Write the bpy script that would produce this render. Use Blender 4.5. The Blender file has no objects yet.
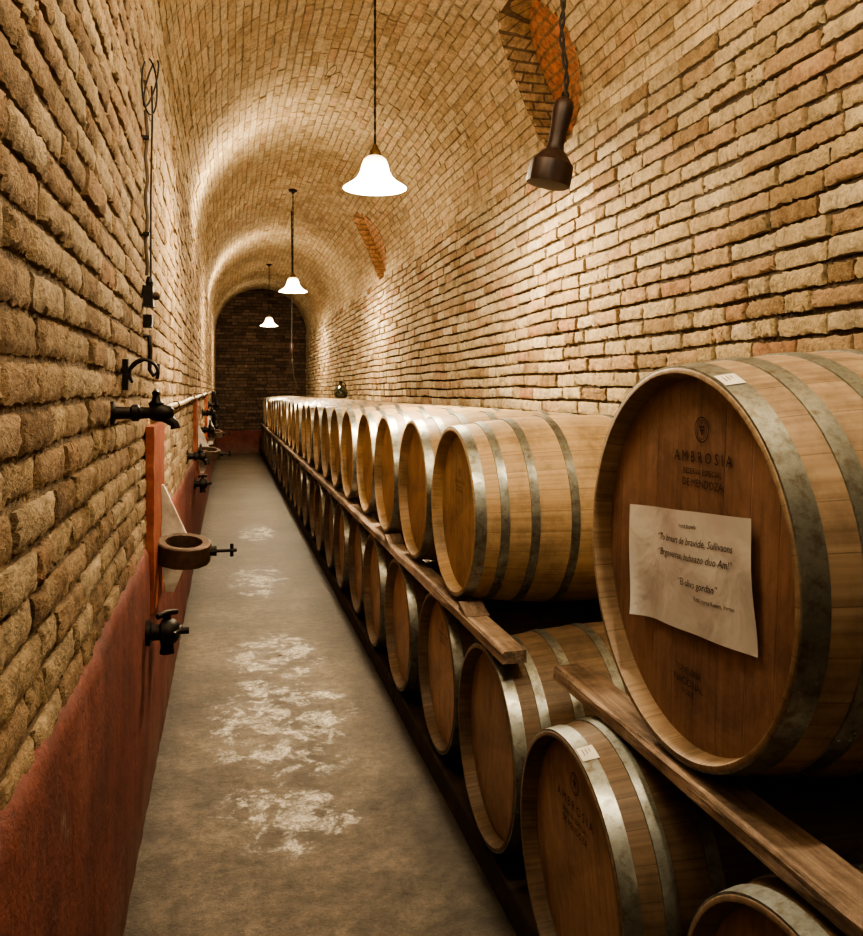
import bpy, math, random
import numpy as np
from mathutils import Vector, Matrix
random.seed(7); rng=np.random.default_rng(11)
scene=bpy.context.scene
COL=scene.collection
XL,XR=-0.31,1.92
XC=(XL+XR)/2; R=(XR-XL)/2; ZS=2.95; YE=21.5; YB=-3.0

# ------------------------------------------------------------ node helpers
class NB:
    def __init__(s,name,rough=0.7):
        s.m=bpy.data.materials.new(name); s.m.use_nodes=True
        s.t=s.m.node_tree; s.n=s.t.nodes; s.l=s.t.links
        s.n.clear()
        s.out=s.n.new('ShaderNodeOutputMaterial'); s.b=s.n.new('ShaderNodeBsdfPrincipled')
        s.l.new(s.b.outputs[0],s.out.inputs[0]); s.b.inputs['Roughness'].default_value=rough
    def put(s,inp,v):
        if hasattr(v,'is_output'): s.l.new(v,inp)
        else: inp.default_value=v
    def coord(s,k='Object'): return s.n.new('ShaderNodeTexCoord').outputs[k]
    def mapping(s,v,scale=(1,1,1),loc=(0,0,0),rot=(0,0,0)):
        n=s.n.new('ShaderNodeMapping'); s.l.new(v,n.inputs[0]); s.put(n.inputs['Location'],loc)
        n.inputs['Rotation'].default_value=rot; n.inputs['Scale'].default_value=scale; return n.outputs[0]
    def noise(s,v,scale=5,detail=4,rough=.55,dist=0,col=False):
        n=s.n.new('ShaderNodeTexNoise'); s.l.new(v,n.inputs['Vector']); n.inputs['Scale'].default_value=scale
        n.inputs['Detail'].default_value=detail; n.inputs['Roughness'].default_value=rough; n.inputs['Distortion'].default_value=dist
        return n.outputs['Color' if col else 'Fac']
    def ramp(s,f,stops,interp='LINEAR'):
        n=s.n.new('ShaderNodeValToRGB'); s.l.new(f,n.inputs[0]); r=n.color_ramp; r.interpolation=interp
        while len(r.elements)<len(stops): r.elements.new(0.5)
        for e,(p,c) in zip(r.elements,stops):
            e.position=p; e.color=(c,c,c,1) if isinstance(c,(int,float)) else (*c,1)
        return n.outputs[0]
    def mix(s,f,a,b,mode='MIX'):
        n=s.n.new('ShaderNodeMix'); n.data_type='RGBA'; n.blend_type=mode
        s.put(n.inputs[0],f)
        for i,v in ((6,a),(7,b)):
            if isinstance(v,tuple) and len(v)==3: v=(*v,1)
            s.put(n.inputs[i],v)
        return n.outputs[2]
    def math(s,op,a,b=0.0,c=0.0):
        n=s.n.new('ShaderNodeMath'); n.operation=op
        s.put(n.inputs[0],a); s.put(n.inputs[1],b); s.put(n.inputs[2],c); return n.outputs[0]
    def sep(s,v):
        n=s.n.new('ShaderNodeSeparateXYZ'); s.l.new(v,n.inputs[0]); return n.outputs
    def comb(s,x,y,z):
        n=s.n.new('ShaderNodeCombineXYZ'); s.put(n.inputs[0],x); s.put(n.inputs[1],y); s.put(n.inputs[2],z); return n.outputs[0]
    def bump(s,h,strength=.5,dist=.01):
        n=s.n.new('ShaderNodeBump'); s.l.new(h,n.inputs['Height']); n.inputs['Strength'].default_value=strength
        n.inputs['Distance'].default_value=dist; s.l.new(n.outputs[0],s.b.inputs['Normal']); return n
    def color(s,v): s.put(s.b.inputs['Base Color'],(*v,1) if isinstance(v,tuple) and len(v)==3 else v)
    def rough(s,v): s.put(s.b.inputs['Roughness'],v)
    def metal(s,v): s.put(s.b.inputs['Metallic'],v)

def brick_mat(name,stops,dirt=0.5,dark=1.0,bs=1.0,smear=0.0,smc=(.5,.42,.3)):
    k=NB(name,.93); a=k.n.new('ShaderNodeAttribute'); a.attribute_name='brick_tone'
    k.b.inputs['Specular IOR Level'].default_value=.25
    sp=k.sep(a.outputs['Color']); co=k.coord()
    base=k.ramp(sp[0],stops)
    n1=k.noise(co,16,7,.72); n2=k.noise(co,75,5,.75); n3=k.noise(co,1.3,3,.5); n5=k.noise(co,6,8,.75)
    c=k.mix(1.0,base,k.ramp(n1,[(.32,.50),(.50,.92),(.66,1.12)]),'MULTIPLY')
    if smear: c=k.mix(k.ramp(n5,[(.50,0.0),(.62,smear)]),c,smc)
    c=k.mix(1.0,c,k.ramp(n2,[(.33,.66),(.58,1.05)]),'MULTIPLY')
    c=k.mix(k.ramp(n3,[(.35,dirt),(.6,0.0)]),c,(.19*dark,.138*dark,.088*dark))
    k.color(c)
    h=k.math('ADD',k.math('MULTIPLY',n1,1.1),k.math('MULTIPLY',n2,.7))
    k.bump(h,bs,.018); return k.m
def mortar_mat(name,col):
    k=NB(name,.95); co=k.coord(); n=k.noise(co,30,5,.7); m=k.noise(co,3,3,.5)
    c=k.mix(1.0,col,k.ramp(n,[(.3,.45),(.7,1.2)]),'MULTIPLY')
    c=k.mix(1.0,c,k.ramp(m,[(.3,.65),(.7,1.15)]),'MULTIPLY')
    k.color(c); k.bump(n,1.0,.02); return k.m
BUFF=[(0,(.34,.225,.13)),(.10,(.49,.365,.22)),(.22,(.58,.41,.27)),(.45,(.61,.49,.315)),(.80,(.69,.58,.40)),(.94,(.76,.665,.49)),(.975,(.58,.37,.24)),(1,(.50,.29,.18))]
M_BR=brick_mat('buff_brick_right',BUFF,.33,1,1,.35,(.67,.57,.40))
M_BL=brick_mat('buff_brick_left',[(0,(.32,.22,.135)),(.2,(.46,.335,.21)),(.35,(.53,.37,.24)),(.6,(.57,.44,.285)),(.94,(.65,.525,.365)),(1,(.50,.31,.20))],.34,1,1.0,.55,(.55,.44,.295))
M_BV=brick_mat('buff_brick_vault',[(0,(.51,.385,.24)),(.3,(.61,.49,.32)),(.8,(.71,.60,.42)),(1,(.62,.44,.29))],.22,1,.6,.35,(.69,.58,.41))
M_BD=brick_mat('shade_toned_brick',[(0,(.10,.07,.05)),(1,(.26,.18,.13))],.3,.5)  # brick coloured dark to stand in for the unlit far end
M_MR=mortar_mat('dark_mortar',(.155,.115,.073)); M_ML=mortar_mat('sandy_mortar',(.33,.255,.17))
M_MV=mortar_mat('pale_mortar',(.44,.35,.235)); M_MD=mortar_mat('shade_toned_mortar',(.06,.045,.033))  # second mortar holds the far end's darkness in its colour

def niche_mat(name,c1,c2,cm):
    k=NB(name,.9); co=k.coord(); s=k.sep(co)
    v=k.comb(k.math('ADD',s[1],s[0]),s[2],0.0)
    bt=k.n.new('ShaderNodeTexBrick'); k.l.new(k.mix(.012,v,k.noise(co,9,4,.6,0,True),'ADD'),bt.inputs[0]); bt.inputs['Scale'].default_value=1.0
    bt.inputs['Brick Width'].default_value=.16; bt.inputs['Row Height'].default_value=.058; bt.inputs['Mortar Size'].default_value=.007
    bt.inputs['Color1'].default_value=(*c1,1); bt.inputs['Color2'].default_value=(*c2,1); bt.inputs['Mortar'].default_value=(*cm,1)
    n=k.noise(co,20,6,.7); k.color(k.mix(1.0,bt.outputs[0],k.ramp(n,[(.32,.45),(.62,1.1)]),'MULTIPLY'))
    k.bump(k.math('SUBTRACT',n,bt.outputs['Fac']),.9,.02); return k.m
M_NICHE=niche_mat('orange_niche_brick',(.66,.28,.155),(.56,.28,.165),(.34,.23,.15))
M_NICHE2=niche_mat('tan_niche_brick',(.54,.39,.25),(.42,.30,.18),(.20,.145,.095))
M_NICHE3=niche_mat('dull_orange_niche_brick',(.78,.48,.30),(.66,.42,.26),(.40,.28,.19))

# concrete floor with white patches
k=NB('stained_concrete',.6); co=k.coord(); s=k.sep(co)
n0=k.noise(co,1.3,5,.6); n1=k.noise(co,4.2,10,.75); n2=k.noise(co,24,8,.78); n3=k.noise(co,110,4,.75); n6=k.noise(co,2.4,9,.8,.8)
c=k.ramp(n1,[(.32,(.078,.064,.046)),(.46,(.155,.130,.095)),(.56,(.225,.192,.145)),(.72,(.33,.288,.222))])
c=k.mix(1.0,c,k.ramp(n0,[(.35,.70),(.62,1.14)]),'MULTIPLY')
c=k.mix(1.0,c,k.ramp(n2,[(.34,.52),(.60,1.15)]),'MULTIPLY')
c=k.mix(1.0,c,k.ramp(n3,[(.33,.70),(.62,1.1)]),'MULTIPLY')
c=k.mix(k.ramp(n6,[(.56,0.0),(.62,.5)]),c,(.075,.056,.038))
def blob(cx,cy,rx,ry):
    a=k.math('DIVIDE',k.math('SUBTRACT',s[0],cx),rx); b=k.math('DIVIDE',k.math('SUBTRACT',s[1],cy),ry)
    d=k.math('ADD',k.math('MULTIPLY',a,a),k.math('MULTIPLY',b,b))
    return k.math('SUBTRACT',1.0,k.math('MINIMUM',d,1.0))
msk=blob(.24,3.95,.38,.75)
for q in ((.22,3.08,.30,.36),(.26,4.9,.30,.5),(.24,6.9,.26,.7),(.30,9.2,.22,.7)): msk=k.math('MAXIMUM',msk,blob(*q))
pc=k.mapping(co,(1.0,.9,1.0),(3.1,1.7,0))
pn=k.noise(pc,7,15,.74,.35)
rid=k.math('ABSOLUTE',k.math('SUBTRACT',k.noise(pc,16,10,.78,.3),.5))
val=k.math('ADD',pn,k.math('MULTIPLY',msk,.085))
wm=k.math('MULTIPLY',k.ramp(val,[(.56,0.0),(.60,.6),(.67,.92)]),k.ramp(msk,[(.0,0.0),(.45,1.0)]))
wm=k.math('MULTIPLY',wm,k.ramp(rid,[(.008,.1),(.04,1.0)]))
wm=k.math('MULTIPLY',wm,k.ramp(n2,[(.36,.2),(.50,1.0)]))
halo=k.math('MULTIPLY',msk,k.ramp(pn,[(.40,0.0),(.6,.25)]))
c=k.mix(halo,c,(.40,.355,.28)); c=k.mix(wm,c,(.87,.85,.78))
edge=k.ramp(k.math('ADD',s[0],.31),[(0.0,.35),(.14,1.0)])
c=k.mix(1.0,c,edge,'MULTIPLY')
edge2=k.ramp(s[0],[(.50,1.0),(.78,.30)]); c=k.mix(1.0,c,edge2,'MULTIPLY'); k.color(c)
k.rough(k.math('SUBTRACT',k.ramp(n1,[(.3,.34),(.7,.60)]),k.math('MULTIPLY',msk,.12)))
k.bump(k.math('ADD',k.math('ADD',k.math('MULTIPLY',n1,1.3),k.math('MULTIPLY',n2,.9)),k.math('MULTIPLY',n3,.45)),.75,.013); M_FLOOR=k.m

# red plaster
k=NB('dull_red_paint',.75); co=k.coord(); s=k.sep(co); n1=k.noise(co,3,8,.72); n2=k.noise(co,25,6,.72); n4=k.noise(co,6.5,10,.75)
c=k.ramp(n1,[(.3,(.105,.032,.025)),(.52,(.18,.053,.038)),(.78,(.25,.095,.07))])
c=k.mix(1.0,c,k.ramp(n2,[(.3,.7),(.6,1.06)]),'MULTIPLY')
c=k.mix(k.ramp(n4,[(.61,0.0),(.635,.65)]),c,(.26,.185,.14))
c=k.mix(k.math('MULTIPLY',k.ramp(s[2],[(0.0,1.0),(.28,0.0)]),k.ramp(n1,[(.40,0.0),(.52,.8)])),c,(.16,.112,.085))
k.color(c); k.bump(k.math('SUBTRACT',k.math('ADD',n1,k.math('MULTIPLY',n2,.35)),k.ramp(n4,[(.61,0.0),(.635,.4)])),.6,.018); M_RED=k.m
k=NB('worn_red_paint',.7); co=k.coord(); n1=k.noise(co,8,8,.7); n4=k.noise(co,11,10,.75)
c=k.ramp(n1,[(.3,(.19,.052,.032)),(.55,(.31,.088,.05)),(.7,(.38,.145,.085))])
c=k.mix(k.ramp(n4,[(.60,0.0),(.63,.7)]),c,(.30,.21,.14)); k.color(c); k.bump(n1,.5,.012); M_RED2=k.m

# barrel woods
def stave_mat(name,c0,c1,c2):
    k=NB(name,.5); co=k.coord(); s=k.sep(co); oi=k.n.new('ShaderNodeObjectInfo')
    ang=k.math('MULTIPLY',k.math('ARCTAN2',s[1],s[2]),30/(2*math.pi))
    st=k.math('FLOOR',ang); fr=k.math('FRACT',ang)
    wn=k.n.new('ShaderNodeTexWhiteNoise'); wn.noise_dimensions='1D'
    k.l.new(k.math('ADD',st,k.math('MULTIPLY',oi.outputs['Random'],31.7)),wn.inputs['W'])
    g=k.noise(k.comb(k.math('MULTIPLY',s[0],1.0),k.math('MULTIPLY',ang,3.2),k.math('ADD',k.math('MULTIPLY',oi.outputs['Random'],50.0),k.math('MULTIPLY',wn.outputs['Value'],9.0))),1.6,5,.6)
    d=k.noise(co,5,8,.75)
    c=k.ramp(g,[(.25,c0),(.5,c1),(.75,c2)])
    c=k.mix(1.0,c,k.ramp(wn.outputs['Value'],[(0,.90),(1,1.05)]),'MULTIPLY')
    c=k.mix(1.0,c,k.ramp(oi.outputs['Random'],[(0,.80),(1,1.10)]),'MULTIPLY')
    c=k.mix(1.0,c,k.ramp(d,[(.32,.55),(.56,1.05)]),'MULTIPLY')
    e=k.math('MINIMUM',fr,k.math('SUBTRACT',1.0,fr))
    c=k.mix(1.0,c,k.ramp(e,[(0,.50),(.02,1.0)]),'MULTIPLY')
    k.color(c); k.bump(g,.15,.003); return k.m
def head_mat(name,c0,c1,c2,st0=.58):
    k=NB(name,.5); co=k.coord(); s=k.sep(co); oi=k.n.new('ShaderNodeObjectInfo')
    p=k.math('ADD',k.math('MULTIPLY',s[1],1/.082),.37); pl=k.math('FLOOR',p); fr=k.math('FRACT',p)
    wn=k.n.new('ShaderNodeTexWhiteNoise'); wn.noise_dimensions='1D'
    k.l.new(k.math('ADD',pl,k.math('MULTIPLY',oi.outputs['Random'],31.7)),wn.inputs['W'])
    g=k.noise(k.comb(k.math('MULTIPLY',s[1],30.0),k.math('MULTIPLY',s[2],2.0),k.math('ADD',s[0],k.math('MULTIPLY',oi.outputs['Random'],60.0))),2.0,6,.65,.3)
    d=k.noise(co,4.5,8,.75,.6); d2=k.noise(co,14,6,.7)
    c=k.ramp(g,[(.25,c0),(.5,c1),(.75,c2)])
    c=k.mix(1.0,c,k.ramp(wn.outputs['Value'],[(0,.92),(1,1.04)]),'MULTIPLY')
    c=k.mix(1.0,c,k.ramp(oi.outputs['Random'],[(0,.80),(1,1.08)]),'MULTIPLY')
    c=k.mix(1.0,c,k.ramp(d,[(.34,st0),(.58,1.06)]),'MULTIPLY')
    c=k.mix(1.0,c,k.ramp(d2,[(.30,.8),(.60,1.03)]),'MULTIPLY')
    e=k.math('MINIMUM',fr,k.math('SUBTRACT',1.0,fr))
    c=k.mix(1.0,c,k.ramp(e,[(0,.6),(.015,1.0)]),'MULTIPLY')
    k.color(c); k.bump(k.math('ADD',k.math('MULTIPLY',g,.5),k.ramp(e,[(0,0.0),(.03,1.0)])),.3,.004); return k.m
M_ST=stave_mat('oak_staves',(.42,.30,.185),(.57,.425,.27),(.66,.515,.345))
M_HD=head_mat('oak_head',(.40,.26,.16),(.54,.37,.235),(.61,.435,.285))
M_ST2=stave_mat('aged_oak_staves',(.27,.195,.135),(.40,.30,.21),(.49,.385,.275))
M_ST3=stave_mat('shade_toned_oak_staves',(.13,.09,.06),(.21,.15,.10),(.28,.205,.14))  # lower row's oak, with the shade under the rack put into its colour
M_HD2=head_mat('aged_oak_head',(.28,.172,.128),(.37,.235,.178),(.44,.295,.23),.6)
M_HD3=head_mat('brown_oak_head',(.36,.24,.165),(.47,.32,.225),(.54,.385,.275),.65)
k=NB('galvanised_steel',.38); co=k.coord(); n1=k.noise(co,9,8,.75); n2=k.noise(co,45,6,.7)
c=k.ramp(n1,[(.28,(.13,.13,.11)),(.45,(.29,.31,.29)),(.7,(.48,.52,.50))]); c=k.mix(k.ramp(n2,[(.50,0.0),(.70,.75)]),c,(.16,.122,.08))
k.color(c); k.metal(.85); k.rough(k.ramp(n1,[(.3,.58),(.7,.30)])); k.bump(n1,.25,.004); M_HOOP=k.m
k=NB('rough_timber',.85); co=k.coord(); g=k.noise(k.mapping(co,(25,1.2,25)),2,6,.65); d=k.noise(co,3.5,9,.75)
k.color(k.mix(1.0,k.ramp(g,[(.3,(.24,.175,.135)),(.6,(.45,.345,.27)),(.8,(.60,.49,.40))]),k.ramp(d,[(.36,.35),(.58,1.05)]),'MULTIPLY')); k.bump(k.math('ADD',g,k.math('MULTIPLY',d,.5)),.8,.014); M_BEAM=k.m
def simple(name,col,rough=.6,metal=0,ns=30,amt=.4):
    k=NB(name,rough); co=k.coord(); n=k.noise(co,ns,4,.6)
    k.color(k.mix(1.0,col,k.ramp(n,[(.3,1-amt),(.7,1+amt*.4)]),'MULTIPLY')); k.metal(metal); k.bump(n,.25,.003); return k.m
M_BEAMD=simple('dark_timber',(.06,.042,.028),.9,0,9,.5)  # darker timber tone for the floor rails
M_IRON=simple('blackened_iron',(.03,.025,.021),.5,.6)
M_RUST=simple('rusty_brown_iron',(.12,.078,.052),.7,.3)
M_CORD=simple('dark_cloth_cord',(.03,.022,.015),.8)
M_DWOOD=simple('dark_brown_wood',(.034,.015,.011),.5,0,14,.6)
M_PALE=simple('pale_limewash',(.68,.65,.58),.8,0,12)
M_PIPE=simple('painted_pipe',(.46,.38,.27),.5,.2,10)
M_COND=simple('brown_conduit',(.13,.095,.06),.7,0,10)
M_BRASS=simple('aged_brass',(.32,.22,.10),.45,.8)
M_INK=simple('dark_print_ink',(.09,.075,.065),.8)
M_INK2=simple('faded_print_ink',(.075,.042,.032),.8)
M_STICK=simple('sticker_paper',(.80,.78,.72),.6,0,30,.15)
k=NB('laminated_sign_paper',.12); co=k.coord(); n=k.noise(co,9,3,.5,.8); k.color(k.mix(1.0,(.80,.83,.85),k.ramp(n,[(.3,.90),(.7,1.04)]),'MULTIPLY'))
k.bump(n,.4,.02); k.b.inputs['Coat Weight'].default_value=1.0; k.b.inputs['Coat Roughness'].default_value=.04; k.b.inputs['Coat IOR'].default_value=1.7; M_PAPER=k.m
M_GREEN=simple('dark_bottle_glass',(.02,.022,.012),.12)
k=NB('opal_glass_glow',.3); k.color((.95,.9,.8)); gs=k.sep(k.coord('Generated'))
k.put(k.b.inputs['Emission Color'],k.ramp(gs[2],[(0,(1,.92,.74)),(.5,(1,.88,.67)),(1,(1,.76,.48))]))
k.put(k.b.inputs['Emission Strength'],k.math('MULTIPLY',k.ramp(gs[2],[(0,1.0),(.35,.8),(.7,.4),(1,.12)]),13.0)); M_OPAL=k.m

# ------------------------------------------------------------ geometry helpers
def new_mesh(name,V,F,mats,midx=None,smooth=True):
    me=bpy.data.meshes.new(name); me.from_pydata([tuple(map(float,p)) for p in V],[],[tuple(map(int,f)) for f in F])
    for m in (mats if isinstance(mats,(list,tuple)) else [mats]): me.materials.append(m)
    if midx is not None: me.polygons.foreach_set('material_index',midx)
    me.polygons.foreach_set('use_smooth',[smooth]*len(me.polygons)); me.update(); return me
def obj(name,data=None,parent=None,loc=(0,0,0),rot=(0,0,0),label=None,category=None,kind=None,group=None):
    o=bpy.data.objects.new(name,data); COL.objects.link(o); o.location=loc; o.rotation_euler=rot
    if parent: o.parent=parent
    if label: o['label']=label
    if category: o['category']=category
    if kind: o['kind']=kind
    if group: o['group']=group
    return o
class G:
    def __init__(s): s.v=[]; s.f=[]
    def add(s,V,F):
        o=len(s.v); s.v+= [tuple(p) for p in V]; s.f+=[tuple(i+o for i in f) for f in F]; return s
    def box(s,a,b,j=0):
        V=[(x,y,z) for x in (a[0],b[0]) for y in (a[1],b[1]) for z in (a[2],b[2])]
        V=[tuple(c+random.uniform(-j,j) for c in p) for p in V]
        return s.add(V,[(0,1,3,2),(4,6,7,5),(0,4,5,1),(2,3,7,6),(0,2,6,4),(1,5,7,3)])
    def tube(s,pts,r,n=12,caps=True):
        pts=[Vector(p) for p in pts]; rs=r if isinstance(r,(list,tuple)) else [r]*len(pts)
        V=[];F=[]; up=None
        for i,p in enumerate(pts):
            t=(pts[min(i+1,len(pts)-1)]-pts[max(i-1,0)])
            if t.length<1e-9: t=Vector((0,0,1))
            t.normalize()
            if up is None:
                up=Vector((0,0,1)) if abs(t.z)<.9 else Vector((1,0,0))
            a=(up-t*up.dot(t)).normalized(); up=a; b=t.cross(a)
            for q in range(n):
                an=2*math.pi*q/n; V.append(p+(a*math.cos(an)+b*math.sin(an))*rs[i])
        for i in range(len(pts)-1):
            for q in range(n):
                F.append((i*n+q,i*n+(q+1)%n,(i+1)*n+(q+1)%n,(i+1)*n+q))
        if caps: F.append(tuple(range(n-1,-1,-1))); F.append(tuple((len(pts)-1)*n+q for q in range(n)))
        return s.add(V,F)
    def lathe(s,prof,c=(0,0,0),n=32,axis='Z'):
        V=[];F=[]
        for r,h in prof:
            for q in range(n):
                an=2*math.pi*q/n; x,y=r*math.cos(an),r*math.sin(an)
                p=(x,y,h) if axis=='Z' else ((h,x,y) if axis=='X' else (x,h,y))
                V.append((p[0]+c[0],p[1]+c[1],p[2]+c[2]))
        for i in range(len(prof)-1):
            for q in range(n): F.append((i*n+q,i*n+(q+1)%n,(i+1)*n+(q+1)%n,(i+1)*n+q))
        return s.add(V,F)
    def mesh(s,name,mats,smooth=True,autos=None):
        me=new_mesh(name,s.v,s.f,mats,None,smooth)
        if smooth:
            try: me.set_sharp_from_angle(angle=math.radians(autos or 40))
            except Exception: pass
        return me

# ------------------------------------------------------------ brick surfaces
NICHES=[(4.72,.46,.42,.46),(10.75,.46,.52,.46)]
def chord(cv,rv,ru,v):
    t=1-((v-cv)/rv)**2
    return ru*math.sqrt(t) if t>0 else 0
def brick_set(u0,u1,v0,v1,pu,pv,bed,head,mapf,niches=(),depth=.018,dj=.006,jit=.0028,wn=.0014,fine=False):
    A=[];rows=int(round((v1-v0)/pv))
    for r in range(rows):
        va=v0+r*pv+bed/2; vb=v0+(r+1)*pv-bed/2; vm=(va+vb)/2
        u=u0-random.random()*pu*.3-(r%2)*pu*.5
        while u<u1:
            L=pu*(1+random.uniform(-.14,.14))
            if random.random()<.14: L*=.52
            a=max(u+head/2,u0); b=min(u+L-head/2,u1); u+=L
            segs=[(a,b)]
            for (cu,cv,ru,rv) in niches:
                w=chord(cv,rv,ru,vm)
                if w<=0: continue
                ns=[]
                for (p,q) in segs:
                    if q<=cu-w or p>=cu+w: ns.append((p,q)); continue
                    if p<cu-w: ns.append((p,cu-w))
                    if q>cu+w: ns.append((cu+w,q))
                segs=ns
            for (p,q) in segs:
                if q-p>.03: A.append((p,q,va+random.uniform(-.0035,.0035),vb+random.uniform(-.0035,.0035)))
    A=np.array(A); N=len(A)
    if fine: su=np.concatenate([[0],np.linspace(0,1,16),[1]]); sv=np.concatenate([[0],np.linspace(0,1,6),[1]])
    else: su=np.array([0,0,.2,.4,.6,.8,1,1.]); sv=np.array([0,0,.33,.67,1,1.])
    nu,nv=len(su),len(sv)
    U=A[:,0][:,None,None]+(A[:,1]-A[:,0])[:,None,None]*su[None,:,None]+np.zeros((N,nu,nv))
    Vv=A[:,2][:,None,None]+(A[:,3]-A[:,2])[:,None,None]*sv[None,None,:]+np.zeros((N,nu,nv))
    Vv=Vv+.004*np.sin(U*1.9+Vv*2.3)+.0025*np.sin(U*5.1+Vv*7)
    h=depth+rng.normal(0,dj,N)
    W=np.zeros((N,nu,nv))+h[:,None,None]+rng.normal(0,wn,(N,nu,nv))
    iu=np.arange(nu)[:,None]+0*np.arange(nv)[None,:]; iv=0*iu+np.arange(nv)[None,:]
    bu=(iu==1)|(iu==nu-2); bv=(iv==1)|(iv==nv-2); inner=(iu>0)&(iu<nu-1)&(iv>0)&(iv<nv-1)
    W-=.0016*(bu|bv)[None]+.002*(bu&bv)[None]
    if fine: W-=np.abs(rng.normal(0,.0032,W.shape))*(bu|bv)[None]+.001*(bu|bv)[None]
    U+=np.where(inner[None],rng.normal(0,jit,U.shape),0); Vv+=np.where(inner[None],rng.normal(0,jit*.75,U.shape),0)
    W=np.where(inner[None],W,-.006)
    P=mapf(U,Vv,W).reshape(-1,3)
    base=[]
    for i in range(nu-1):
        for j in range(nv-1): base.append((i*nv+j,(i+1)*nv+j,(i+1)*nv+j+1,i*nv+j+1))
    base=np.array(base); F=(np.arange(N)[:,None,None]*nu*nv+base[None]).reshape(-1,4)
    tone=np.repeat(rng.random((N,3)),nu*nv,axis=0)
    return P,F,tone
def join_sets(a,b): return np.vstack([a[0],b[0]]),np.vstack([a[1],b[1]+len(a[0])]),np.vstack([a[2],b[2]])
def build_surface(name,bricks,back,mb,mm,label,cat='wall'):
    P,F,T=bricks; BV,BF=back; n=len(P)
    V=np.vstack([P,np.array(BV)]); 
    FF=F.tolist()+[tuple(i+n for i in f) for f in BF]
    mi=[0]*len(F)+[1]*len(BF)
    me=bpy.data.meshes.new(name); me.from_pydata(V.tolist(),[],FF); me.materials.append(mb); me.materials.append(mm)
    me.polygons.foreach_set('material_index',mi); me.polygons.foreach_set('use_smooth',[True]*len(FF))
    at=me.attributes.new('brick_tone','FLOAT_COLOR','POINT')
    c=np.ones((len(V),4),dtype=np.float32); c[:n,:3]=T; at.data.foreach_set('color',c.ravel()); me.update()
    try: me.set_sharp_from_angle(angle=math.radians(42))
    except Exception as e: print(e)
    return obj(name,me,label=label,category=cat,kind='structure')
quad=lambda a,b,c,d:([a,b,c,d],[(0,1,2,3)])
mL=lambda U,V,W: np.stack([XL+W,U,V],-1)
mR=lambda U,V,W: np.stack([XR-W,U,V],-1)
mV=lambda U,V,W: np.stack([XC+(R-W)*np.cos(V/R),U,ZS+(R-W)*np.sin(V/R)],-1)
mB=lambda U,V,W: np.stack([U,YE-W,V],-1)
build_surface('wall_left',join_sets(
  brick_set(.4,5.0,.89,ZS,.245,.0735,.014,.012,mL,depth=.0115,dj=.0028,jit=.0028,wn=.0014,fine=True),
  brick_set(5.0,YE,.89,ZS,.245,.0735,.014,.013,mL,depth=.012,dj=.0028,jit=.0025,wn=.001)),
  quad((XL,YB,0),(XL,YE,0),(XL,YE,ZS),(XL,YB,ZS)),M_BL,M_ML,'weathered buff brick side wall above red plaster')
build_surface('wall_right',join_sets(
  brick_set(.8,7.0,.9,ZS,.27,.0788,.018,.015,mR,depth=.021,dj=.005,jit=.0036,wn=.0015,fine=True),
  brick_set(7.0,YE,.9,ZS,.27,.0788,.018,.015,mR,depth=.021,dj=.005,jit=.003)),
  quad((XR,YB,0),(XR,YE,0),(XR,YE,ZS),(XR,YB,ZS)),M_BR,M_MR,'buff brick wall with deep dark joints behind barrels')
# vault backing grid
BV=[];BF=[];nu=int((YE-YB)/.05);nv=72; Lv=math.pi*R
for i in range(nu+1):
    for j in range(nv+1):
        u=YB+(YE-YB)*i/nu; a=math.pi*j/nv; BV.append((XC+R*math.cos(a),u,ZS+R*math.sin(a)))
for i in range(nu):
    for j in range(nv):
        u=YB+(YE-YB)*(i+.5)/nu; v=Lv*(j+.5)/nv
        if any(((u-c)/(ru+.04))**2+((v-cv)/(rv+.04))**2<1 for (c,cv,ru,rv) in NICHES): continue
        a=i*(nv+1)+j; BF.append((a,a+1,a+nv+2,a+nv+1))
for (cu,cv,ru,rv) in NICHES:
    m=64; b0=len(BV)
    for ex in (0,.10):
        for q in range(m):
            an=2*math.pi*q/m; u=cu+(ru+ex)*math.cos(an); v=max(cv+(rv+ex)*math.sin(an),-.02); rr=R-.001
            BV.append((XC+rr*math.cos(v/R),u,ZS+rr*math.sin(v/R)))
    BF+=[(b0+q,b0+(q+1)%m,b0+m+(q+1)%m,b0+m+q) for q in range(m)]
build_surface('ceiling',brick_set(.8,YE,0,Lv,.25,Lv/54,.011,.010,mV,NICHES,depth=.009,dj=.0026,jit=.0022),(BV,BF),M_BV,M_MV,'barrel vaulted buff brick ceiling','ceiling')
n=24; bk=[(XL,YE,0),(XR,YE,0)]+[(XC+R*math.cos(math.pi*i/n),YE,ZS+R*math.sin(math.pi*i/n)) for i in range(n+1)]
build_surface('wall_back',brick_set(XL,XR,.5,4.0,.26,.08,.014,.014,mB),(bk,[tuple(range(len(bk)))]),M_BD,M_MD,'end wall of the cellar in brick coloured dark as if unlit')
me=new_mesh('wall_rear',[(x,YB,z) for x,y,z in bk],[tuple(range(len(bk)))],M_MV,None,False)
obj('wall_rear',me,label='plain plastered end wall of the tunnel',category='wall',kind='structure')
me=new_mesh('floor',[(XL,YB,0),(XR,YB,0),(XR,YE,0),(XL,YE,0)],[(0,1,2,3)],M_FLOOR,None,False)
obj('floor',me,label='worn concrete floor with white patches',category='floor',kind='structure')
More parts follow.
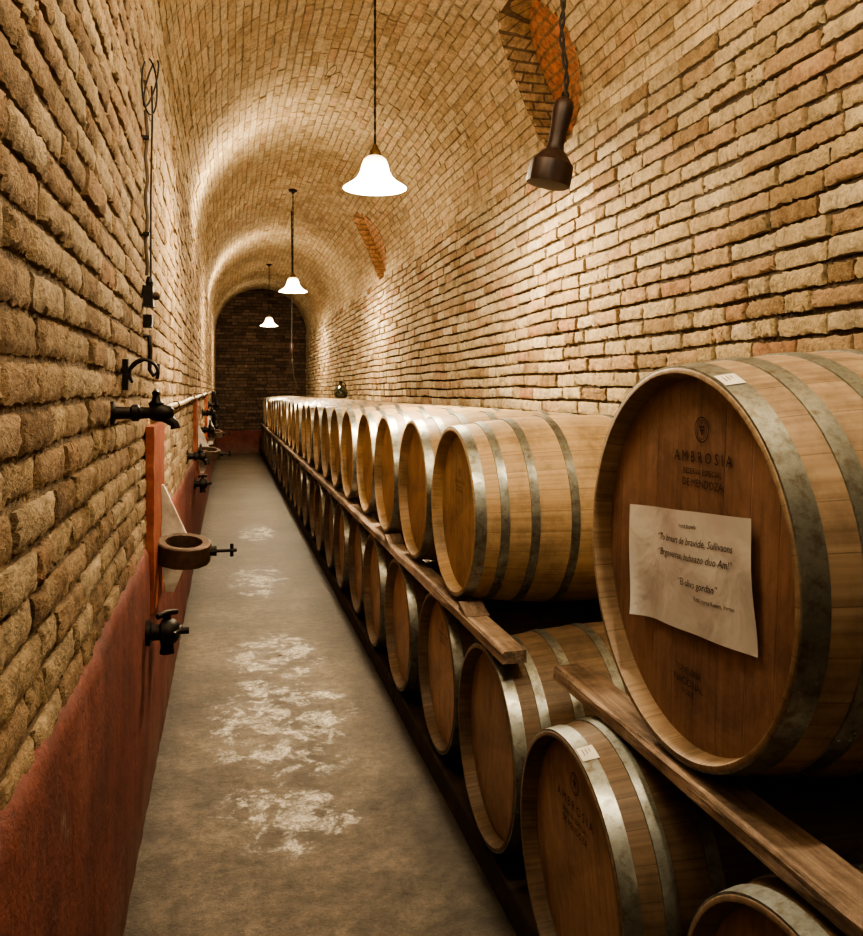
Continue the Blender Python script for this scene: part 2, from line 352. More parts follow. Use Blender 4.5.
for i,(cu,cv,ru,rv) in enumerate(NICHES):
    V=[];m=64; dp=(.11,.20) if i==0 else (.07,.13)
    for t in range(3):
        for q in range(m):
            a=2*math.pi*q/m; u=cu+ru*math.cos(a); v=cv+rv*math.sin(a)
            x=XC+(R-.010)*math.cos(v/R); z=ZS+(R-.010)*math.sin(v/R)
            if t: x=x+dp[t-1]; z+=.02*t
            V.append((x,u,z))
    F=[(t*m+q,t*m+(q+1)%m,(t+1)*m+(q+1)%m,(t+1)*m+q) for t in range(2) for q in range(m)]+[tuple(2*m+q for q in range(m))]
    obj('window_%d'%(i+1),new_mesh('window',V,F,[M_NICHE2 if i==0 else M_NICHE3,M_NICHE if i==0 else M_NICHE3],[0]*(len(F)-1)+[1],False),label='arched recess in the vault lined with orange brick',category='window recess',kind='structure')
V=[];F=[];ny=500;prof=[(XL+.028,0),(XL+.030,.30),(XL+.028,.6),(XL+.026,.87),(XL+.018,.905),(XL-.005,.92)]
wob=0
for i in range(ny+1):
    y=YB+(YE-YB)*i/ny; wob=wob*.8+random.uniform(-.009,.009)
    for (x,z) in prof:
        V.append((x+random.uniform(-.0025,.0025),y,z+(wob+random.uniform(-.006,.006) if z>.7 else 0)))
p=len(prof)
for i in range(ny):
    for j in range(p-1): a=i*p+j; F.append((a,a+p,a+p+1,a+1))
obj('baseboard_left',new_mesh('baseboard_left',V,F,M_RED),label='dull red painted plaster band along foot of wall',category='wall base',kind='structure')
g=G().box((XL,YE-.05,0),(XR,YE-.002,.55))
obj('baseboard_back',g.mesh('baseboard_back',M_RED,False),label='dark red painted band at foot of end wall',category='wall base',kind='structure')

# ------------------------------------------------------------ barrels
def barrel_parts(L,Rh,Rb,hoops,hw,st,hd):
    ro=lambda x:Rh+(Rb-Rh)*(1-(2*x/L-1)**2)
    NS=30; angs=[]
    for i in range(NS):
        b=2*math.pi*i/NS; w=2*math.pi/NS
        angs+= [(b,.9990),(b+w*.08,1),(b+w*.36,1.0005),(b+w*.64,1.0005),(b+w*.92,1)]
    prof=[(.045,Rh-.021),(.010,Rh-.015),(0,Rh-.011),(0,Rh-.003),(.003,Rh)]; NR=36
    for q in range(1,NR): x=L*q/NR; prof.append((x,ro(x)))
    prof+=[(L-.003,Rh),(L,Rh-.003),(L,Rh-.011),(L-.010,Rh-.015),(L-.045,Rh-.021)]
    V=[(x,r*f*math.sin(a),r*f*math.cos(a)) for (x,r) in prof for (a,f) in angs]; n=len(angs)
    F=[(i*n+q,i*n+(q+1)%n,(i+1)*n+(q+1)%n,(i+1)*n+q) for i in range(len(prof)-1) for q in range(n)]
    body=new_mesh('barrel_staves',V,F,st)
    try: body.set_sharp_from_angle(angle=math.radians(60))
    except Exception: pass
    hr=Rh-.0195; m=64; heads=[]
    for x0,sg in ((.040,1),(L-.040,-1)):
        V=[]
        for rr,dx in ((hr,0),(hr*.93,-.004*sg),(hr*.6,-.005*sg)):
            V+=[(x0+dx,rr*math.sin(2*math.pi*q/m),rr*math.cos(2*math.pi*q/m)) for q in range(m)]
        F=[]
        for t in range(2): F+=[(t*m+q,t*m+(q+1)%m,(t+1)*m+(q+1)%m,(t+1)*m+q) for q in range(m)]
        F.append(tuple(2*m+q for q in range(m)))
        heads.append(new_mesh('barrel_head',V,F,hd))
    hm=[]
    for h in hoops:
        w=hw*(1.25 if (h<.05 or h>L-.05) else 1)
        a=max(h-w/2,.002); b=min(h+w/2,L-.002); t=.0035; g=G()
        g.lathe([(ro(a)-.002,a),(ro(a)+t,a+.0008),(ro((a+b)/2)+t,(a+b)/2),(ro(b)+t,b-.0008),(ro(b)-.002,b)],n=72,axis='X')
        for dx in (-.25,.25):
            for da in (0,.05):
                an=math.pi*1.5-.3-h*3+da; x=(a+b)/2+dx*w; rr=ro(x)+t
                c=Vector((x,rr*math.sin(an),rr*math.cos(an))); nn=Vector((0,math.sin(an),math.cos(an)))
                g.tube([c-nn*.001,c+nn*.0015,c+nn*.0022],[.0042,.0038,.0015],8)
        hm.append((g.mesh('barrel_hoop',M_HOOP),h))
    return [body,heads,hm,ro]
L0=.93; HP=[.021,.10,.20,.335]; HP=HP+[L0-h for h in reversed(HP)]
std=barrel_parts(L0,.295,.338,HP,.030,M_ST,M_HD)
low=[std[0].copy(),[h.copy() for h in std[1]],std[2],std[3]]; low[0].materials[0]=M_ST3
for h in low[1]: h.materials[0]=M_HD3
L1=.98; HB=[.025,.125,.24,.37]; HB=HB+[L1-h for h in reversed(HB)]
RBB=.418
big=barrel_parts(L1,.380,RBB,HB,.038,M_ST2,M_HD2)
def joined(set_,name):
    g=G(); mi=[]
    for me,ix in [(set_[0],0)]+[(h,1) for h in set_[1]]+[(h[0],2) for h in set_[2]]:
        g.add([tuple(v.co) for v in me.vertices],[tuple(p.vertices) for p in me.polygons]); mi+=[ix]*len(me.polygons)
    me=new_mesh(name,g.v,g.f,[set_[0].materials[0],set_[1][0].materials[0],M_HOOP],mi)
    try: me.set_sharp_from_angle(angle=math.radians(60))
    except Exception: pass
    return me
std_j=joined(std,'wine_barrel'); low_j=joined(low,'wine_barrel')
RB0=.338
def barrel(x,y,zc,parts,Rb,label,group,roll=None,yaw=0):
    roll=random.uniform(-.5,.5) if roll is None else roll
    root=obj('wine_barrel',None,None,(x,y,zc-Rb),(0,0,yaw),label,'barrel',None,group); root.empty_display_size=.1
    obj('barrel_body',parts[0],root,(0,0,Rb),(roll,0,0))
    for h in parts[1]: obj('barrel_head',h,root,(0,0,Rb),(roll*.6,0,0))
    for hm,h in parts[2]: obj('barrel_hoop',hm,root,(0,0,Rb),(roll*.3+random.uniform(-.3,.3),0,0))
    return root
def far_barrel(x,y,zc,me,label,group):
    return obj('wine_barrel',me,None,(x,y,zc),(random.uniform(-.5,.5),0,random.uniform(-.006,.006)),label,'barrel',None,group)
GU='oak barrels in the upper row'; GL='oak barrels in the lower row'
ZLO,ZUP=.418,1.078
lows=[];ups=[]
for i in range(28):
    y=1.10+.70*i+ (random.uniform(-.004,.004) if i>1 else 0); x=.768+random.uniform(-.008,.010)
    if i==0: x=.80
    if i==1: x=.738
    if y>20.3: break
    lab='brown oak barrel with steel hoops lying on floor timbers'
    if i==1: lab='brown oak barrel with printed emblem and white sticker on floor timbers'
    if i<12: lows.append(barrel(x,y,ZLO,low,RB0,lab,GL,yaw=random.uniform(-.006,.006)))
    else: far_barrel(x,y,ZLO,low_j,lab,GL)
for i in range(26):
    y=2.93+.70*i+random.uniform(-.004,.004); x=.782+random.uniform(-.012,.012)
    if y>20.3: break
    if i==0: x=.772
    lab='honey-coloured oak barrel with steel hoops resting on timber rails'
    if i<11: ups.append(barrel(x,y,ZUP,std,RB0,lab,GU,yaw=random.uniform(-.006,.006),roll=0 if i==0 else None))
    else: far_barrel(x,y,ZUP,std_j,lab,GU)
B1=barrel(.848,1.51,1.168,big,RBB,'large aged oak barrel with dark head carrying a paper sign',None,roll=.1)

# printed marks
def text_geo(lines):
    g=G()
    for (s,size,x,y,al,shear) in lines:
        cu=bpy.data.curves.new('t','FONT'); cu.body=s; cu.size=size; cu.align_x=al; cu.align_y='CENTER'; cu.shear=shear; cu.resolution_u=2
        o=bpy.data.objects.new('t',cu); COL.objects.link(o); bpy.context.view_layer.update()
        me=bpy.data.meshes.new_from_object(o.evaluated_get(bpy.context.evaluated_depsgraph_get()))
        g.add([(v.co.x+x,v.co.y+y,v.co.z) for v in me.vertices],[tuple(p.vertices) for p in me.polygons])
        bpy.data.objects.remove(o); bpy.data.meshes.remove(me)
    return g
def ring(g,cx,cy,r,t,n=28):
    V=[(cx+rr*math.cos(2*math.pi*q/n),cy+rr*math.sin(2*math.pi*q/n),0) for rr in (r,r-t) for q in range(n)]
    g.add(V,[(q,(q+1)%n,n+(q+1)%n,n+q) for q in range(n)])
def disc(g,cx,cy,r,n=10): g.add([(cx+r*math.cos(2*math.pi*q/n),cy+r*math.sin(2*math.pi*q/n),0) for q in range(n)],[tuple(range(n))])
def toface(g):
    g.v=[(-z,-x,y) for (x,y,z) in g.v]; return g
def mark(scale,mat):
    out=[]
    for ln in (('A M B R O S I A',.030*scale,0,0,'CENTER',0),('RESERVA ESPECIAL',.0165*scale,0,-.028*scale,'CENTER',0),('DE MENDOZA',.022*scale,0,-.050*scale,'CENTER',0)):
        out.append(('printed_lettering',toface(text_geo([ln])).mesh('printed_lettering',mat,False)))
    g=G(); cy=.055*scale; ring(g,0,cy,.025*scale,.0025*scale); ring(g,0,cy,.019*scale,.0012*scale)
    for (a,b) in ((-.006,.005),(.006,.005),(0,.005),(-.003,-.001),(.003,-.001),(0,-.007)): disc(g,a*scale,cy+b*scale,.003*scale)
    g.add([(0,cy+.008*scale,0),(.005*scale,cy+.015*scale,0),(-.001*scale,cy+.015*scale,0)],[(0,1,2)])
    out.append(('printed_emblem',toface(g).mesh('printed_emblem',mat,False)))
    return out
def put_mark(mk,parent,loc):
    for nm,me in mk: obj(nm,me,parent,loc)
mk=mark(1.0,M_INK2); mk2=mark(.62,M_INK2)
put_mark(mk,B1,(.0325,-.050,RBB+.205))
for ln in (('TONELERIA',.018,0,.017,'CENTER',0),('NACIONAL',.021,0,-.006,'CENTER',0),('ROBLE',.014,0,-.026,'CENTER',0)):
    obj('printed_lettering',toface(text_geo([ln])).mesh('printed_lettering',M_INK2,False),B1,(.0325,.0,RBB-.235))
put_mark(mk,lows[1],(.0325,.015,RB0+.13)); put_mark(mk2,ups[0],(.0325,.0,RB0+.10)); put_mark(mk2,lows[3],(.0325,.0,RB0+.14))
def sticker(parent,Rb,ro,x0,x1,a0,a1):
    rr=lambda x:ro(x)+.0048
    V=[];m=6;mx=3
    for q in range(m+1):
        a=a0+(a1-a0)*q/m
        for t in range(mx+1):
            x=x0+(x1-x0)*t/mx; V.append((x,-rr(x)*math.sin(a),rr(x)*math.cos(a)))
    F=[(q*(mx+1)+t,q*(mx+1)+t+1,(q+1)*(mx+1)+t+1,(q+1)*(mx+1)+t) for q in range(m) for t in range(mx)]
    o=obj('sticker',G().add(V,F).mesh('sticker',[M_STICK]),parent,(0,0,Rb),label='small white paper sticker')
    for k in range(3):
        g=G(); xa=x0+(x1-x0)*(.25+.2*k); V=[];mm=4
        for q in range(mm+1):
            a=a0+(a1-a0)*(.2+(.5-.1*k)*q/mm)
            for x in (xa,xa+.0014): V.append((x,-(rr(x)+.0008)*math.sin(a),(rr(x)+.0008)*math.cos(a)))
        g.add(V,[(2*q,2*q+1,2*q+3,2*q+2) for q in range(mm)])
        obj('print',g.mesh('print',[M_INK2]),o)
sticker(B1,RBB,big[3],.004,.044,.36,.47)
sticker(lows[1],RB0,low[3],.006,.044,.18,.32)
sticker(lows[2],RB0,low[3],.006,.034,.15,.25)
# sign
V=[];F=[];nx,ny=40,16; W,H=.44,.235
def sz(x,y): return .003*math.sin(x*14+1)+.022*max(0,(-x-.12)/.10)**2*(.75-y/H)+.0022*math.sin(x*31+y*22)+.0015*math.cos(y*30)
for i in range(nx+1):
    for j in range(ny+1):
        x=(i/nx-.5)*W; y=(j/ny-.5)*H; V.append((x+.022*max(0,(-x-.13)/.09)*(.5-y/H),y,sz(x,y)))
for i in range(nx):
    for j in range(ny): a=i*(ny+1)+j; F.append((a,a+ny+1,a+ny+2,a+1))
g=toface(G().add(V,F))
sg=obj('paper_sign',g.mesh('paper_sign',M_PAPER,True,80),None,(.848+.022,1.503,1.150),(-math.radians(4),0,0),'laminated paper notice with printed quotation taped on barrel head','sign')
for ln in (('nuez bowls',.013,.02,.088,'CENTER',0),('\u201cTo bneart de bravide, Sullivaons',.0205,.028,.058,'CENTER',.25),('\u201cBrgoverrax, bubaazo duo Am!\u201d',.0205,.028,.028,'CENTER',.25),('\u201cEl olivo gordan\u201d',.0205,.045,-.022,'CENTER',.25),('Futbl, torna Kuiem, Inrmo',.012,.10,-.048,'CENTER',0)):
    tg=text_geo([ln]); tg.v=[(x,y,sz(x,y)+.0015) for x,y,z in tg.v]
    obj('printed_line',toface(tg).mesh('printed_line',M_INK,False),sg)

# ------------------------------------------------------------ timber rails
def beam(x0,x1,y0,y1,z0,z1,lab,grp,mat=None):
    g=G(); m=14; V=[]
    for i in range(m+1):
        y=y0+(y1-y0)*i/m; j=lambda:random.uniform(-.003,.003)
        V+=[(x0+j(),y,z0),(x1+j(),y,z0),(x1+j(),y,z1-.0015+j()*.4),(x0+.006+j(),y,z1-.0015+j()*.4),(x0+j(),y,z1-.009+j()*.4)]
    F=[(i*5+q,i*5+(q+1)%5,(i+1)*5+(q+1)%5,(i+1)*5+q) for i in range(m) for q in range(5)]+[(0,1,2,3,4),(m*5+4,m*5+3,m*5+2,m*5+1,m*5)]
    g.add(V,F); obj('timber_rail',g.mesh('timber_rail',mat or M_BEAM,False),None,(0,0,0),(0,0,0),lab,'timber beam',None,grp)
for xa,xb,zf,zr in ((.775,.850,.098,(.726,.764)),(1.615,1.68,.100,(.742,.757))):
    for a,b in ((.3,4.0),(4.02,8.2),(8.22,12.4),(12.42,16.6),(16.62,20.8)):
        beam(xa,xb,a,b,.0,zf,'dark timber laid on floor under lower barrels','floor timbers',M_BEAMD)
    for a,b in ((2.30,6.1),(6.12,10.3),(10.32,14.5),(14.52,20.8)):
        beam(xa-.017,xb-.02,a,b,zr[0],zr[1],'rough timber rail between lower and upper barrels','timber rails between the rows')
beam(.842,.930,.2,2.12,.739,.775,'thick rough pale weathered timber rail under large barrel',None)
beam(1.745,1.80,.2,2.12,.738,.766,'rough weathered timber rail under large barrel',None)
wk=G(); wk.add([(0,0,0),(.08,0,0),(.08,.10,0),(0,.10,0),(0,.10,.026),(.08,.10,.026)],[(0,3,2,1),(0,1,5,4),(2,3,4,5),(0,4,3),(1,2,5)])
wme=wk.mesh('wedge',M_BEAM,False)
for (x,y) in ((.760,2.68),(.760,4.08)):
    obj('wooden_wedge',wme,None,(x,y,.764),(0,0,0),'small wooden wedge chocking a barrel on the rail','wedge',None,'wooden wedges')

# ------------------------------------------------------------ lamps
LC=(1,.82,.575)
def lamp(x,y,zr,power):
    ztop=ZS+math.sqrt(R*R-(x-XC)**2)-.012
    root=obj('pendant_lamp',None,None,(x,y,ztop),(0,0,0),'glowing white bell-shaped glass pendant on a long dark cord','lamp',None,'pendant lamps')
    off=zr-ztop
    pr=[(.028,.178),(.045,.176),(.066,.160),(.078,.130),(.086,.095),(.103,.062),(.133,.034),(.165,.016),(.187,0),(.184,-.001),(.160,.012),(.128,.030),(.098,.058),(.081,.095),(.073,.130),(.060,.156),(.028,.170)]
    obj('lamp_shade',G().lathe([(r*.95,h+off) for r,h in pr],n=48).mesh('lamp_shade',M_OPAL,True,80),root)
    obj('lamp_holder',G().lathe([(.0,.245),(.012,.243),(.016,.225),(.030,.21),(.034,.185),(.034,.165),(.022,.15),(0,.148)],(0,0,off),24).mesh('lamp_holder',M_BRASS),root,label='aged brass lamp holder')
    g=G(); n=int(-off/.03)
    for ph in (0,math.pi):
        pts=[(.004*math.cos(i*1.1+ph),.004*math.sin(i*1.1+ph),-.02+(off+.24+.02)*i/n) for i in range(n+1)]
        g.tube(pts,.004,6)
    obj('lamp_cord',g.mesh('lamp_cord',M_CORD),root,label='dark twisted cloth cord')
    obj('ceiling_rose',G().lathe([(0,-.045),(.012,-.045),(.02,-.03),(.05,-.018),(.055,0),(.055,.01),(0,.01)],n=24).mesh('ceiling_rose',M_IRON),root)
    bl=bpy.data.lights.new('bulb_light','POINT'); bl.energy=power; bl.color=LC; bl.shadow_soft_size=.07
    lo=bpy.data.objects.new('bulb_light',bl); COL.objects.link(lo); lo.parent=root; lo.location=(0,0,off-.01)
    return root
lamp(.80,4.70,2.64,180); lamp(.80,10.87,2.77,180); lamp(.80,17.3,2.82,150)
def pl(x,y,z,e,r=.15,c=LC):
    bl=bpy.data.lights.new('added_fill_light','POINT'); bl.energy=e; bl.color=c; bl.shadow_soft_size=r
    o=bpy.data.objects.new('added_fill_light',bl); COL.objects.link(o); o.location=(x,y,z)
pl(.80,.75,3.4,85,.05); pl(.1,2.0,3.3,55,.25); pl(.25,7.8,3.2,45,.3); pl(.25,14,3.2,45,.3); pl(.6,20.0,3.4,7,.2); pl(.05,-.4,2.3,10,.2)  # fill lights added without fittings; the first stands for an unseen overhead lamp

# hanging dark wooden tool
tx,ty=1.135,2.82
root=obj('hanging_mallet',None,None,(tx,ty,4.0),(0,0,0),'dark brown wooden mallet-shaped tool hanging from twisted cord','tool')
g=G(); n=50
top=Vector((-.035,0,.015)); hk=Vector((.025,-.01,2.54-4.0))
for ph in (0,math.pi):
    g.tube([tuple(top.lerp(hk,i/n)+Vector((.007*math.cos(i*1.3+ph)+.006*math.sin(i*.7),.007*math.sin(i*1.3+ph),0))) for i in range(n+1)],.0055,6)
obj('cord',g.mesh('cord',M_CORD),root)
TR=(math.radians(4),math.radians(11),0)
obj('mallet_handle',G().lathe([(0,.0),(.016,-.002),(.028,-.010),(.035,-.028),(.036,-.055),(.033,-.09),(.030,-.13),(.029,-.165),(.032,-.185),(.042,-.20)],n=28).mesh('mallet_handle',M_DWOOD,True,70),root,(.025,-.01,2.54-4.0),TR)
g=G().lathe([(.030,-.186),(.044,-.198),(.060,-.218),(.070,-.232),(.076,-.236),(.078,-.245),(.080,-.300),(.077,-.312),(.060,-.315),(0,-.315)],n=40)
g.v=[(max(-.074,min(.074,x)),max(-.074,min(.074,y)),z) for x,y,z in g.v]
obj('mallet_head',g.mesh('mallet_head',M_DWOOD,True,35),root,(.025,-.01,2.54-4.0),TR)
obj('suspension_ring',G().tube([(.0+.012*math.sin(a),0,.008+.014*math.cos(a)) for a in np.linspace(0,2*math.pi,17)],.003,6,False).mesh('suspension_ring',M_IRON),root,(.025,-.01,2.54-4.0))
root=obj('pull_switch',None,None,(.87,12.1,4.05),(0,0,0),'small wooden pull grip on long dark hanging cord','pull switch')
obj('pull_cord',G().tube([(0,0,0),(.01,0,-1.0),(0,0,-1.9),(.03,0,-2.35),(.08,.05,-2.45)],.009,8).mesh('pull_cord',M_CORD),root)
obj('pull_grip',G().lathe([(.01,-1.85),(.03,-1.88),(.035,-1.94),(.028,-2.0),(.01,-2.03)],n=16).mesh('pull_grip',M_DWOOD),root)
root=obj('ceiling_wire',None,None,(.75,6.6,4.05),(0,0,0),'small loops of thin dark wire hanging from the vault','wire')
g=G().tube([(.06*math.sin(a*1.3)+.01*a,.03*math.cos(a),-.04-.05*math.cos(a*1.7)-.012*a) for a in np.linspace(0,7.5,44)],.0025,6)
g.tube([(0,0,.01),(.0,.02,-.05)],.0025,6)
obj('wire_loops',g.mesh('wire_loops',M_COND),root)

# ------------------------------------------------------------ left wall hardware
def tap(y,z,sc,lab,reach=.16,base=XL+.01,drop=1.0):
    root=obj('wall_tap',None,None,(base,y,z),(0,0,0),lab,'tap',None,None)
    g=G().lathe([(0,-.005),(.036,0),(.036,.010),(.020,.014),(.018,.05),(.026,.056),(.026,.07),(.019,.075),(.017,reach*.6),(.024,reach*.66),(.028,reach*.8),(.022,reach*.95),(.012,reach),(0,reach)],n=20,axis='X')
    g.v=[(a*1,b*sc,c*sc) for a,b,c in g.v]
    obj('tap_body',g.mesh('tap_body',M_IRON),root)
    x=reach*.8
    obj('tap_spout',G().tube([(x,0,-.01*sc),(x+.018*drop,0,-.020*sc),(x+.034*drop,0,-.035*sc*drop),(x+.036*drop,0,-.050*sc*drop)],[.015*sc,.016*sc,.014*sc,.016*sc],14).mesh('tap_spout',M_IRON),root)
    x=reach*.72
    g=G().lathe([(.017,.015),(.02,.03),(.012,.038),(.008,.06),(0,.062)],(x,0,0),16)
    g.tube([(x,-.035,.06),(x,-.012,.067),(x,.012,.067),(x,.035,.06)],[.009,.007,.007,.009],10)
    g.v=[(a,b*sc,c*sc) for a,b,c in g.v]
    obj('tap_handle',g.mesh('tap_handle',M_IRON),root)
    return root
tap(2.36,1.445,.85,'blackened iron tap projecting from brick wall',.160)
def valve(y,z):
    root=obj('drain_valve',None,None,(XL+.03,y,z),(0,0,0),'compact blackened iron drain valve low on red wall','valve')
    obj('valve_body',G().lathe([(0,-.004),(.045,0),(.045,.014),(.028,.02),(.028,.045),(.044,.052),(.048,.075),(.040,.10),(.025,.112),(0,.114)],n=24,axis='X').mesh('valve_body',M_IRON),root)
    obj('valve_outlet',G().tube([(.07,0,-.02),(.07,0,-.055),(.07,0,-.075)],[.024,.022,.026],16).mesh('valve_outlet',M_IRON),root)
    obj('valve_stem',G().tube([(.07,0,.03),(.07,0,.06)],.014,12).tube([(.04,-.03,.062),(.07,0,.068),(.10,.03,.062)],[.010,.012,.010],10).mesh('valve_stem',M_IRON),root)
    obj('valve_lever',G().tube([(.095,-.05,.0),(.11,0,.004),(.115,.05,0)],[.009,.014,.009],10).tube([(.10,0,0),(.145,0,0)],.012,10).mesh('valve_lever',M_IRON),root)
valve(3.15,.650); valve(7.5,.72); valve(11.3,.75)
tap(6.6,1.02,1.3,'dark iron tap on brick wall',.14)
tap(9.3,1.1,1.5,'dark iron tap on brick wall',.16)
tap(10.4,1.25,1.5,'dark iron tap on brick wall',.16)
tap(12.6,1.0,1.6,'dark iron tap on brick wall',.17)
tap(13.6,1.3,1.6,'dark iron tap on brick wall',.17)
root=obj('iron_ring_hook',None,None,(XL+.02,2.62,1.555),(0,0,0),'thin iron ring hook fixed in brick wall','hook')
obj('ring',G().tube([(.05+.04*math.sin(a),.0,.0+.04*math.cos(a)) for a in np.linspace(-2.3,2.0,20)],.005,8).mesh('ring',M_IRON),root)
obj('hook_plate',G().box((-.008,-.02,-.05),(.008,.02,.04)).tube([(0,0,.0),(.03,0,.03),(.05,0,.04)],.005,8).mesh('hook_plate',M_IRON,False),root)
root=obj('wall_pipe',None,None,(XL+.045,3.6,1.425),(0,0,0),'pale painted pipe running along brick wall','pipe')
obj('pipe_run',G().tube([(-.05,0,.0),(-.01,0.0,0),(.0,.03,0)]+[(0,i*.7,0.005*i+.004*math.sin(i*2)) for i in range(1,15)],.015,14).mesh('pipe_run',M_PIPE),root)
for i in range(4):
    obj('pipe_bracket',G().lathe([(.017,-.012),(.022,-.012),(.022,.012),(.017,.012)],(0,1.0+i*2.2,.007*(1.0+i*2.2)),16,'Y').box((-.05,.99+i*2.2,-.006),(-.018,1.01+i*2.2,.02)).mesh('pipe_bracket',M_IRON),root)
root=obj('electric_cable',None,None,(XL+.022,3.25,1.925),(0,0,0),'thin loose dark electric cables looped on brick wall','cable')
obj('cable_run',G().tube([(.004*math.sin(i*1.7),.006*math.cos(i*2.3),.60*i/14) for i in range(15)],.0065,10).mesh('cable_run',M_COND),root)
g=G()
for q in range(2):
    g.tube([(.012+.004*q+.022*math.sin(a*1.0+q),-.02+q*.02+.05*math.sin(a+q),.68+.10*math.cos(a)+.02*q) for a in np.linspace(0,5.6,26)],.0032,6)
g.tube([(.015,.03,.70),(.016,.05,.6),(.012,.03,.3),(.012,.03,.0)],.0035,6)
obj('cable_loop',g.mesh('cable_loop',M_CORD),root)
for z in (.15,.5):
    obj('cable_clip',G().box((-.02,-.012,z-.006),(.010,.012,z+.006)).mesh('cable_clip',M_IRON,False),root)
root=obj('switch_box',None,None,(XL+.012,3.25,1.80),(0,0,0),'small dark electrical switch box at foot of cable','switch')
obj('switch_housing',G().box((0,-.035,.01),(.035,.035,.085),.001).lathe([(.012,.085),(.014,.10),(.008,.12)],(.02,0,0),12).mesh('switch_housing',M_IRON,False),root)
obj('switch_knob',G().lathe([(.014,.035),(.014,.05),(.008,.056),(0,.056)],(0,0,.05),14,'X').mesh('switch_knob',M_RUST),root)
obj('plug_socket',G().box((0,-.025,-.065),(.03,.025,-.02),.001).mesh('plug_socket',M_IRON,False),root)
root=obj('iron_wall_hook',None,None,(XL+.015,3.2,1.60),(0,0,0),'small curved iron hook on brick wall','hook')
obj('hook',G().tube([(0,0,.10),(.02,0,.10),(.024,0,.05),(.022,0,-.02),(.035,0,-.04),(.05,0,-.03),(.052,0,0)],[.008,.009,.008,.008,.008,.007,.005],8).mesh('hook',M_IRON),root)

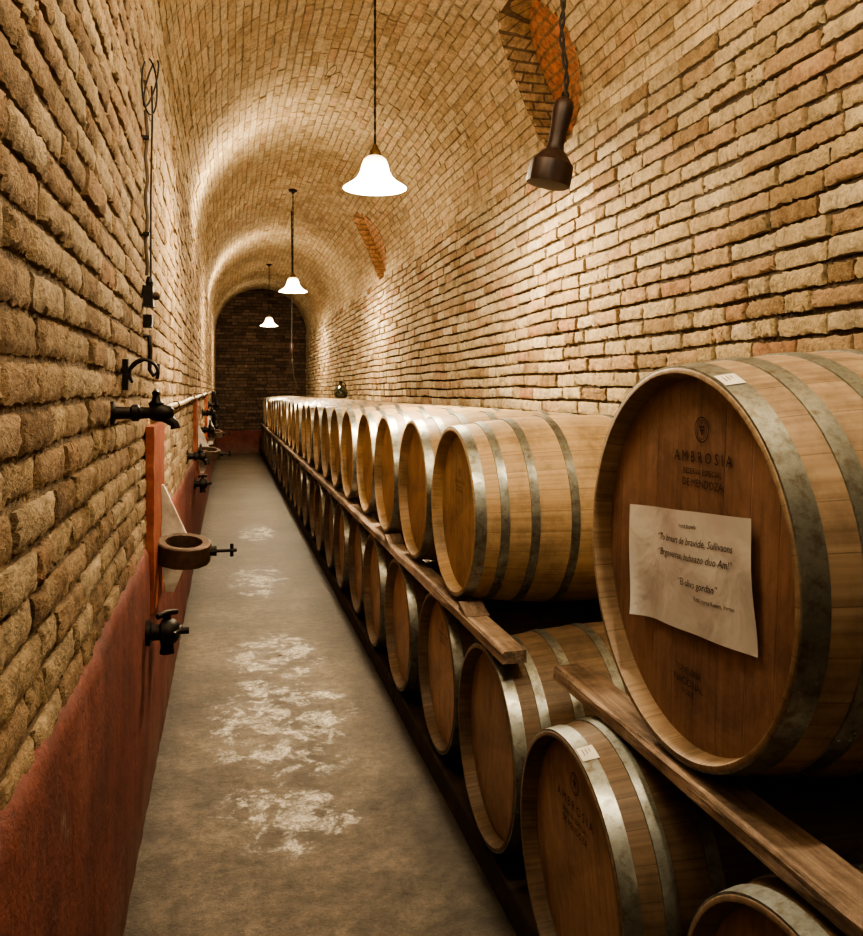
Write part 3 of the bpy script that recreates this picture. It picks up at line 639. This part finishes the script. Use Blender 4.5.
# tank hatches
def hatch(y,z,lab):
    root=obj('tank_hatch',None,None,(XL+.02,y,z),(0,0,0),lab,'wine tank hatch')
    V=[];F=[];m=14
    for i in range(m+1):
        zz=-.20+.70*i/m; j=lambda a=.006:random.uniform(-a,a)
        V+=[(-.01,-.42+j(),zz),(.020+j(.002),-.42+j(),zz),(.024+j(.002),-.15,zz+j()*.3),(.020+j(.002),.12+j(),zz),(-.01,.12+j(),zz)]
    for i in range(m):
        for q in range(4): F.append((i*5+q,i*5+q+1,(i+1)*5+q+1,(i+1)*5+q))
    F+=[(0,1,2,3,4),tuple(m*5+q for q in (4,3,2,1,0))]
    obj('hatch_surround',G().add(V,F).mesh('hatch_surround',M_RED2,False),root,label='worn red painted surround')
    prof=[(.022,.030,.245),(.022,.050,.20),(.022,.072,.15),(.022,.094,.10),(.022,.116,.05),(.022,.126,.03),(.022,.126,-.05),(.026,.112,-.10),(.032,.092,-.15),(.040,.072,-.20)]
    V=[]
    for yy in (-.080,-.045):
        for (xa_,xb_,zz) in prof: V+=[(xa_,yy,zz),((xa_+xb_)/2,yy,zz),(xb_,yy,zz)]
    m=len(prof); o2=3*m; F=[]
    for q in range(m-1):
        for t in (0,1):
            a=3*q+t; F+=[(a,a+1,a+4,a+3),(o2+a,o2+a+3,o2+a+4,o2+a+1)]
        F+=[(3*q+2,o2+3*q+2,o2+3*q+5,3*q+5),(3*q,3*q+3,o2+3*q+3,o2+3*q)]
    F+=[(0,o2,o2+1,1),(1,o2+1,o2+2,2)]
    obj('pale_board',G().add(V,F).mesh('pale_board',M_PALE,False),root,label='small stiff whitish pointed board')
    obj('clamp_ring',G().lathe([(.074,-.040),(.100,-.042),(.108,-.038),(.108,.038),(.100,.042),(.074,.040),(.070,0),(.074,-.040)],n=14).mesh('clamp_ring',M_RUST,True,30),root,(.115,-.20,-.01),(math.radians(10),math.radians(5),0),label='rusty brown round clamp ring')
    g=G().tube([(.218,-.20,-.015),(.325,-.20,-.015)],.007,10); g.tube([(.212,-.20,-.015),(.245,-.20,-.015)],.020,8)
    g.tube([(.305,-.20,-.04),(.305,-.20,.012)],.007,8); g.tube([(.305,-.23,-.015),(.305,-.17,-.015)],.006,8)
    obj('clamp_screw',g.mesh('clamp_screw',M_IRON),root,label='black iron screw with cross handle')
    g=G().box((.0,-.23,-.035),(.02,-.17,.015)).tube([(.01,-.20,-.01),(.03,-.20,-.01)],.014,10)
    obj('clamp_bracket',g.mesh('clamp_bracket',M_IRON,False),root)
hatch(3.76,.87,'wine tank hatch with round clamp and screw on red surround')
hatch(8.2,.95,'wine tank hatch with pale board further along wall')
hatch(12.0,.95,'wine tank hatch with pale board further along wall')
root=obj('hose_coil',None,None,(XL+.055,14.8,1.2),(0,0,0),'dark coiled hose hanging on brick wall','hose')
g=G().tube([(.012*(a/6.28),.20*math.cos(a),.30*math.sin(a)) for a in np.linspace(0,25,120)],.020,8)
obj('hose',g.mesh('hose',M_IRON),root); obj('hose_hook',G().tube([(-.030,0,.26),(.08,0,.26),(.09,0,.30)],.012,8).mesh('hose_hook',M_IRON),root)
root=obj('glass_demijohn',None,None,(1.42,10.98,1.417),(0,0,0),'small dark round glass jug standing on upper barrels','jug')
obj('jug_body',G().lathe([(0,0),(.06,.002),(.085,.02),(.095,.07),(.08,.12),(.035,.16),(.022,.185),(.022,.215),(.027,.22),(.02,.225),(0,.225)],n=28).mesh('jug_body',M_GREEN,True,70),root)
obj('jug_handle',G().tube([(.02,0,.205),(.05,0,.20),(.065,0,.17),(.06,0,.14)],.007,8).mesh('jug_handle',M_GREEN),root)

# ------------------------------------------------------------ world, camera
w=bpy.data.worlds.new('world'); scene.world=w; w.use_nodes=True
w.node_tree.nodes['Background'].inputs[0].default_value=(.9,.6,.35,1); w.node_tree.nodes['Background'].inputs[1].default_value=.02
cam=bpy.data.cameras.new('camera'); co=bpy.data.objects.new('camera',cam); COL.objects.link(co); scene.camera=co
co.location=(0,0,1.5); co.rotation_euler=(math.pi/2,0,-math.atan(203.5/850))
cam.lens=850/936*36; cam.sensor_width=36; cam.sensor_fit='AUTO'; cam.shift_y=-76/936; cam.clip_start=.02; cam.clip_end=60
scene.view_settings.view_transform='AgX'
try: scene.view_settings.look='AgX - High Contrast'
except Exception as e: print(e)
scene.view_settings.exposure=.3
